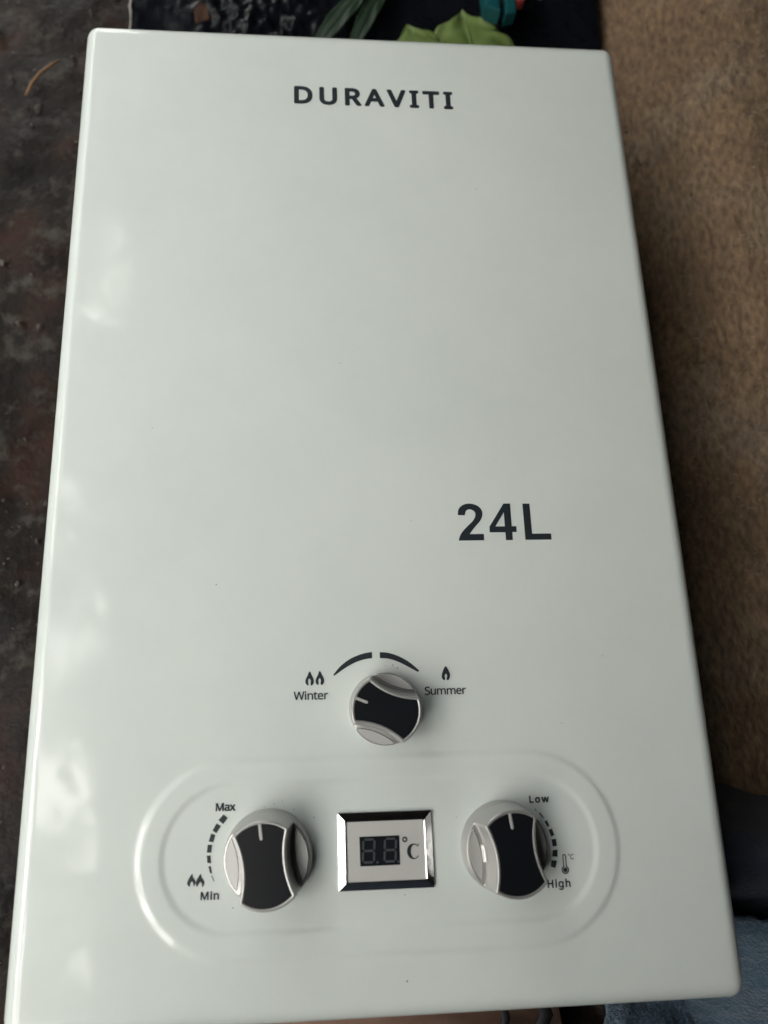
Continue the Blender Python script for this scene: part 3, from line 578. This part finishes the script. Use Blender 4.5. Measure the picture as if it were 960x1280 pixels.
for a_, c_ in zip(jx, jy):
    x, y, z = X[c_, a_] + random.uniform(-.0015, .0015), Y[c_, a_] + random.uniform(-.002, .002), Z[c_, a_]
    if x > .62: continue
    th = RAD(50) + random.gauss(0, .55); L_ = random.uniform(.003, .009); wd = random.uniform(.00018, .0004)
    dx, dy = cos(th) * L_, sin(th) * L_
    i0 = len(v)
    v += [(x - wd * sin(th), y + wd * cos(th), z), (x + wd * sin(th), y - wd * cos(th), z),
          (x + dx * .5, y + dy * .5 + wd, z + random.uniform(.0010, .0026)), (x + dx, y + dy, z + random.uniform(.0002, .0018))]
    f += [(i0, i0 + 1, i0 + 2), (i0 + 1, i0 + 3, i0 + 2)]
pile = link('wool_fibres', pydata('wool_fibres', v, f), mat('wool_fibre', (.36, .275, .195), rough=.8, mott=(50, (.17, .12, .08), 1, 4)), rug)
pile['kind'] = 'stuff'

# ---------------------------------------------------------------- cloths and sandal at the lower right
def cloth(name, x0, x1, y0, y1, nx, ny, zf, m, mask=None):
    X, Y = np.meshgrid(np.linspace(x0, x1, nx), np.linspace(y0, y1, ny))
    Z = zf(X, Y)
    me = grid_mesh(name, X, Y, Z)
    o = link(name, me, m)
    md = o.modifiers.new('thickness', 'SOLIDIFY'); md.thickness = .004; md.offset = -1
    return o
M_towel = mat('blue_terry', (.095, .165, .235), rough=.95, sheen=.35, bump=(420, 1.0, .004), mott=(60, (.060, .115, .170), 1, 5))
def tz(X, Y):
    u_ = X - .30 + (Y + .42) * .4
    return GROUND + .045 + .030 * np.exp(-((u_ - .03) / .05) ** 2) + .014 * np.sin(u_ * 46 + Y * 14) + .008 * vnoise(X, Y, 22, 4.4, 3) + .0022 * vnoise(X, Y, 190, 9.1, 2)
tag(cloth('towel', .172, .52, -.62, -.335, 170, 150, tz, M_towel),
    'light blue terry towel bunched under the lower right corner of the heater', 'towel')
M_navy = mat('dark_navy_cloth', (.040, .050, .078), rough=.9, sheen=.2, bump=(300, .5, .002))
def nz(X, Y):
    return GROUND + .034 * sstep((-.232 - Y) / .05) + .045 * np.exp(-((Y + .300 + (X - .33) * .25) / .040) ** 2) + .012 * np.sin(X * 30 + Y * 22) + .006 * vnoise(X, Y, 14, 6.4, 3)
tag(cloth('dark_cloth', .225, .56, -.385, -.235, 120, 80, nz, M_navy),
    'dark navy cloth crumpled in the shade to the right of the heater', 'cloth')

sandal = empty('sandal', (.02, -.40, GROUND))
tag(sandal, 'tan sandal with dark straps peeping out below the bottom edge of the heater', 'sandal')
so = [(-.130, -.055), (-.135, -.020), (-.11, .010), (-.05, .022), (.02, .020), (.075, .026), (.115, .016), (.126, -.015), (.118, -.050), (.06, -.075), (-.02, -.072), (-.09, -.075)]
link('footbed', prism([bez(so, 5)], .002, .032, .004), mat('tan_leather', (.36, .225, .170), rough=.55, mott=(25, (.27, .155, .11), 1, 4)), sandal)
link('outsole', prism([bez([(x * 1.03, y * 1.05) for x, y in so], 5)], -.004, .003, .001), mat('dark_rubber', (.03, .025, .022), rough=.8), sandal)
for x0, lean, wd in ((.078, .016, .006), (.108, .040, .010)):
    pts = [(x0 - .3 * lean, .030, .010), (x0 - .1 * lean, .020, .040), (x0, .000, .055), (x0 - lean * .5 - .002, -.03, .060), (x0 - lean, -.06, .048), (x0 - lean * 1.2, -.078, .012)]
    vv = []; ff = []
    for i, p in enumerate(pts):
        vv += [(p[0] - wd / 2, p[1], p[2]), (p[0] + wd / 2, p[1], p[2]), (p[0] + wd / 2, p[1], p[2] - .0025), (p[0] - wd / 2, p[1], p[2] - .0025)]
        if i:
            a_ = (i - 1) * 4; 
            for q in range(4): ff.append((a_ + q, a_ + (q + 1) % 4, a_ + 4 + (q + 1) % 4, a_ + 4 + q))
    link('strap', pydata('strap', vv, ff), mat('dark_strap', (.02, .02, .024), rough=.6), sandal)

# ---------------------------------------------------------------- things above the top edge
M_bag = mat('black_plastic_film', (.005, .006, .0085), rough=.25, spec=.16, bump=(40, .15, .008))
def ridged(X, Y, sc, seed):
    r = vnoise(X, Y, sc, seed, 3); return 1 - np.abs(r) * 2
bxs = np.linspace(-.2225, .285, 230); bys = np.linspace(.400, .80, 170)
X, Y = np.meshgrid(bxs, bys)
Xj = X + np.where(np.arange(230)[None, :] == 0, .003 * vnoise(Y, X * 0, 60, 1, 3), 0)
amp = .12 + .88 * np.exp(-((X + .075) / .065) ** 2)
Z = GROUND + .016 + .020 * sstep((Y - .42) / .2) + amp * (.012 * ridged(X, Y, 20, 3.3) + .0035 * ridged(X, Y, 60, 7.7)) + .004 * vnoise(X, Y, 10, 2.2, 3)
bag = link('plastic_bag', grid_mesh('plastic_bag', Xj, Y, Z), M_bag)
md = bag.modifiers.new('thickness', 'SOLIDIFY'); md.thickness = .0012; md.offset = -1
tag(bag, 'crumpled shiny black plastic sheet lying beyond the top edge of the heater', 'plastic sheet')
hem = [(-.2230 + random.uniform(-.0006, .0006), y, float(Z[int((y - .40) / .40 * 169), 0]) + .0012) for y in np.linspace(.405, .795, 60)]
link('frayed_hem', tube(hem, [random.uniform(.0007, .0016) for _ in hem], 6), mat('pale_plastic_hem', (.32, .30, .28), rough=.5), bag)

# scrap of orange brown paper
sc = [(-.152, .496), (-.154, .512), (-.149, .521), (-.143, .516), (-.139, .507), (-.137, .494)]
me = prism([sc], GROUND + .052, GROUND + .0535, .0003)
for v_ in me.vertices: v_.co.z += .005 * sin((v_.co.x + .15) * 120)
tag(link('dry_leaf', me, mat('dry_leaf_brown', (.060, .028, .015), rough=.9, spec=.2, mott=(90, (.025, .012, .008), 1, 3)), smooth=False),
    'small orange brown dry leaf scrap on the black plastic by the top edge', 'dry leaf')

def leaf(name, L_, Wd, m, mv, loc, rot, lobes=0, cup=.15, rib=True):
    """a leaf blade with midrib and side veins; base at origin, tip towards +X"""
    nu, nv = 40, 17; v = []; f = []
    for i in range(nu):
        u_ = i / (nu - 1); wd = Wd * (sin(pi * u_ ** .75) ** .8 if 0 < u_ < 1 else 0.001)
        wd *= 1 + lobes * .22 * sin(u_ * 17 + L_ * 60)
        for j in range(nv):
            s_ = j / (nv - 1) * 2 - 1
            z = cup * Wd * (abs(s_) ** 1.6) * .8 + .07 * Wd * sin(u_ * 27 + abs(s_) * 4 + (s_ > 0) * 1.3) * abs(s_) + .10 * Wd * noise.noise(Vector((u_ * 5, s_ * 2.5, L_ * 90))) - .25 * L_ * (u_ - .4) ** 2
            z -= .05 * Wd * math.exp(-(s_ * 9) ** 2)
            v.append((u_ * L_, s_ * wd, z))
    for i in range(nu - 1):
        for j in range(nv - 1): f.append((i * nv + j, (i + 1) * nv + j, (i + 1) * nv + j + 1, i * nv + j + 1))
    return pydata(name, v, f)
M_leaf = mat('pale_green_leaf', (.150, .215, .060), rough=.5, mott=(35, (.105, .160, .042), 1, 4), bump=(120, .3, .002))
M_dleaf = mat('dark_green_leaf', (.010, .026, .012), rough=.5, mott=(40, (.012, .030, .014), 1, 3))
M_vein = mat('leaf_vein', (.15, .22, .07), rough=.5)
plant = empty('leafy_plant', (.125, .50, GROUND))
tag(plant, 'broad pale green leaf with darker leaves poking up behind the top edge', 'plant')
def add_leaf(L_, Wd, m, loc, rz, ry, lobes=0, rx=0, cup=.15):
    o = link('leaf', leaf('leaf', L_, Wd, m, M_vein, None, None, lobes, cup), m, plant)
    md = o.modifiers.new('thickness', 'SOLIDIFY'); md.thickness = .0006
    o.location = loc; o.rotation_euler = (rx, ry, rz)
    vn = link('midrib', tube([(L_ * t_, 0, -.25 * L_ * (t_ - .4) ** 2 + .0005 - .03 * Wd) for t_ in (0, .25, .5, .75, .97)], [.0013, .0011, .0009, .0007, .0004], 6), M_vein if m is M_leaf else M_dleaf, o)
    return o
add_leaf(.108, .052, M_leaf, (.012, -.082, .058), RAD(97), RAD(-3), .35, 0, -.12)
add_leaf(.118, .040, M_leaf, (-.024, -.112, .062), RAD(108), RAD(-3), .35, 0, -.12)
add_leaf(.125, .010, M_dleaf, (-.160, -.020, .040), RAD(48), RAD(-14))
add_leaf(.120, .009, M_dleaf, (-.120, -.020, .042), RAD(62), RAD(-12))
link('stem', tube([(0, 0, 0), (.01, -.01, .03), (-.03, -.02, .058)], [.002, .0018, .0015], 8), M_dleaf, plant)

tool = empty('garden_pruner', (.160, .546, -.098))
tool.name = 'hand_tool'
tag(tool, 'teal plastic hand tool with a red button, half hidden behind the leaf', 'hand tool')
M_teal = mat('teal_plastic', (.004, .070, .080), rough=.4)
def slab(name, pts, z0, z1, m, bev=.0015): return link(name, prism([pts], z0, z1, bev), m, tool, smooth=False)
slab('handle', [(-.017, -.038), (-.002, -.044), (.000, .050), (-.020, .055)], -.012, .004, M_teal)
slab('handle', [(.004, -.046), (.015, -.042), (.018, .048), (.006, .050)], -.012, .002, M_teal)
slab('spine', [(-.002, -.028), (.004, -.028), (.006, .050), (.000, .050)], -.014, -.002, mat('tool_black', (.015, .016, .02), rough=.4))
slab('red_button', ring_poly(.021, -.022, .0055, n=16), -.008, .001, mat('red_plastic', (.22, .030, .028), rough=.4), .0008)
slab('blade', [(.018, -.006), (.046, -.016), (.047, -.011), (.020, .004)], -.006, -.003, mat('blue_grey_steel', (.12, .17, .22), rough=.3, metal=.6), .0004)
for p in ((-.008, -.010), (-.007, .018)):
    slab('screw', ring_poly(*p, .0028, n=12), .002, .0052, mat('screw_steel', (.5, .5, .45), rough=.25, metal=1), .0004)

# ---------------------------------------------------------------- unseen roof and walls added to shape the light, and the tree whose gaps show in the enamel
M_blocker = mat('blocker_brown', (.10, .088, .078), rough=.9, mott=(2, (.07, .06, .05), 1, 5))  # shared by the added roof and the two brown light-blocking walls
def boxm(x0, x1, y0, y1, z0, z1): return prism([[(x0, y0), (x1, y0), (x1, y1), (x0, y1)]], z0, z1, .004)
o = link('light_block_roof', boxm(-.50, 2.2, -.9, 1.9, 1.30, 1.36), M_blocker, smooth=False); o['kind'] = 'structure'  # added low roof, never in view; edge and height set the light falloff
tag(link('light_block_wall', boxm(1.15, 1.35, -1.5, 1.9, GROUND - .05, 1.295), M_blocker, smooth=False), 'dark unseen wall added to block light from the right of the heater', 'wall')  # added out of view to keep light off from the right

tag(link('light_block_wall', boxm(-.40, 1.145, 1.50, 1.7, GROUND - .05, 1.295), M_blocker, smooth=False), 'dark unseen wall added to block light from beyond the black plastic', 'wall')  # added out of view to cut light from past the top edge
tag(link('light_block_wall', boxm(-.44, 1.145, -.98, -.80, GROUND - .05, 1.295), mat('blocker_dark_blue', (.035, .05, .075), rough=.6), smooth=False), 'dark blue unseen wall standing in for the shade of the person at the camera', 'wall')  # added in place of whoever holds the camera; darkens the lower end
tag(link('sky_block_wall', boxm(-3.6, -3.4, -6.0, 8.0, GROUND - .05, 2.3), mat('blocker_green_grey', (.10, .11, .08), rough=.9, mott=(3, (.05, .06, .04), 1, 5)), smooth=False), 'mottled green grey unseen wall added on the far left to block low sky light', 'wall')  # added out of view to hide the low sky from the left bevel
tree = empty('broadleaf_tree', (-2.6, .4, GROUND))
tag(tree, 'leafy tree over the left side whose gaps mirror in the enamel', 'tree')
M_bark = mat('bark', (.10, .075, .055), rough=.9, bump=(30, .8, .02))
link('trunk', tube([(0, 0, -.1), (.03, .02, 1.2), (.10, -.03, 2.4), (.25, 0, 3.6), (.45, .02, 4.6)], [.13, .11, .095, .07, .03], 14), M_bark, tree)
for a_ in range(9):
    t = a_ * 2.4; z0 = 2.2 + .22 * a_; R_ = 1.5 - .05 * a_
    link('limb', tube([(.1, 0, z0), (.1 + cos(t) * R_ * .5, sin(t) * R_ * .5, z0 + .45), (.1 + cos(t) * R_, sin(t) * R_, z0 + .75)], [.045, .028, .01], 8), M_bark, tree)
v = []; f = []
rng = np.random.RandomState(3)
cl = []
for _ in range(9000):
    if len(cl) >= 560: break
    c_ = (rng.uniform(-.5, 2.6), rng.uniform(-2.6, 4.6), rng.uniform(2.9, 4.4))
    q_ = noise.noise(Vector((c_[0] * 3.4, c_[1] * 2.8, c_[2] * .15 + 4.4)))
    if q_ > (.12 if c_[1] < .1 else -.3)  + .02 * sstep((-.9 - c_[1]) / 1.0): cl.append(c_)
for (cx, cy, cz) in cl:
    for q in range(84):
        p = Vector((cx, cy, cz)) + Vector(rng.normal(0, .085, 3))
        s_ = rng.uniform(.028, .055); a1 = Vector(rng.normal(0, 1, 3)).normalized(); a2 = a1.orthogonal().normalized()
        i0 = len(v); v += [p - a1 * s_, p + a2 * s_ * .5, p + a1 * s_, p - a2 * s_ * .5]; f.append((i0, i0 + 1, i0 + 2, i0 + 3))
crown = link('crown', pydata('crown', v, f), mat('tree_leaf', (.06, .11, .035), rough=.5), tree, smooth=False)
crown['kind'] = 'stuff'
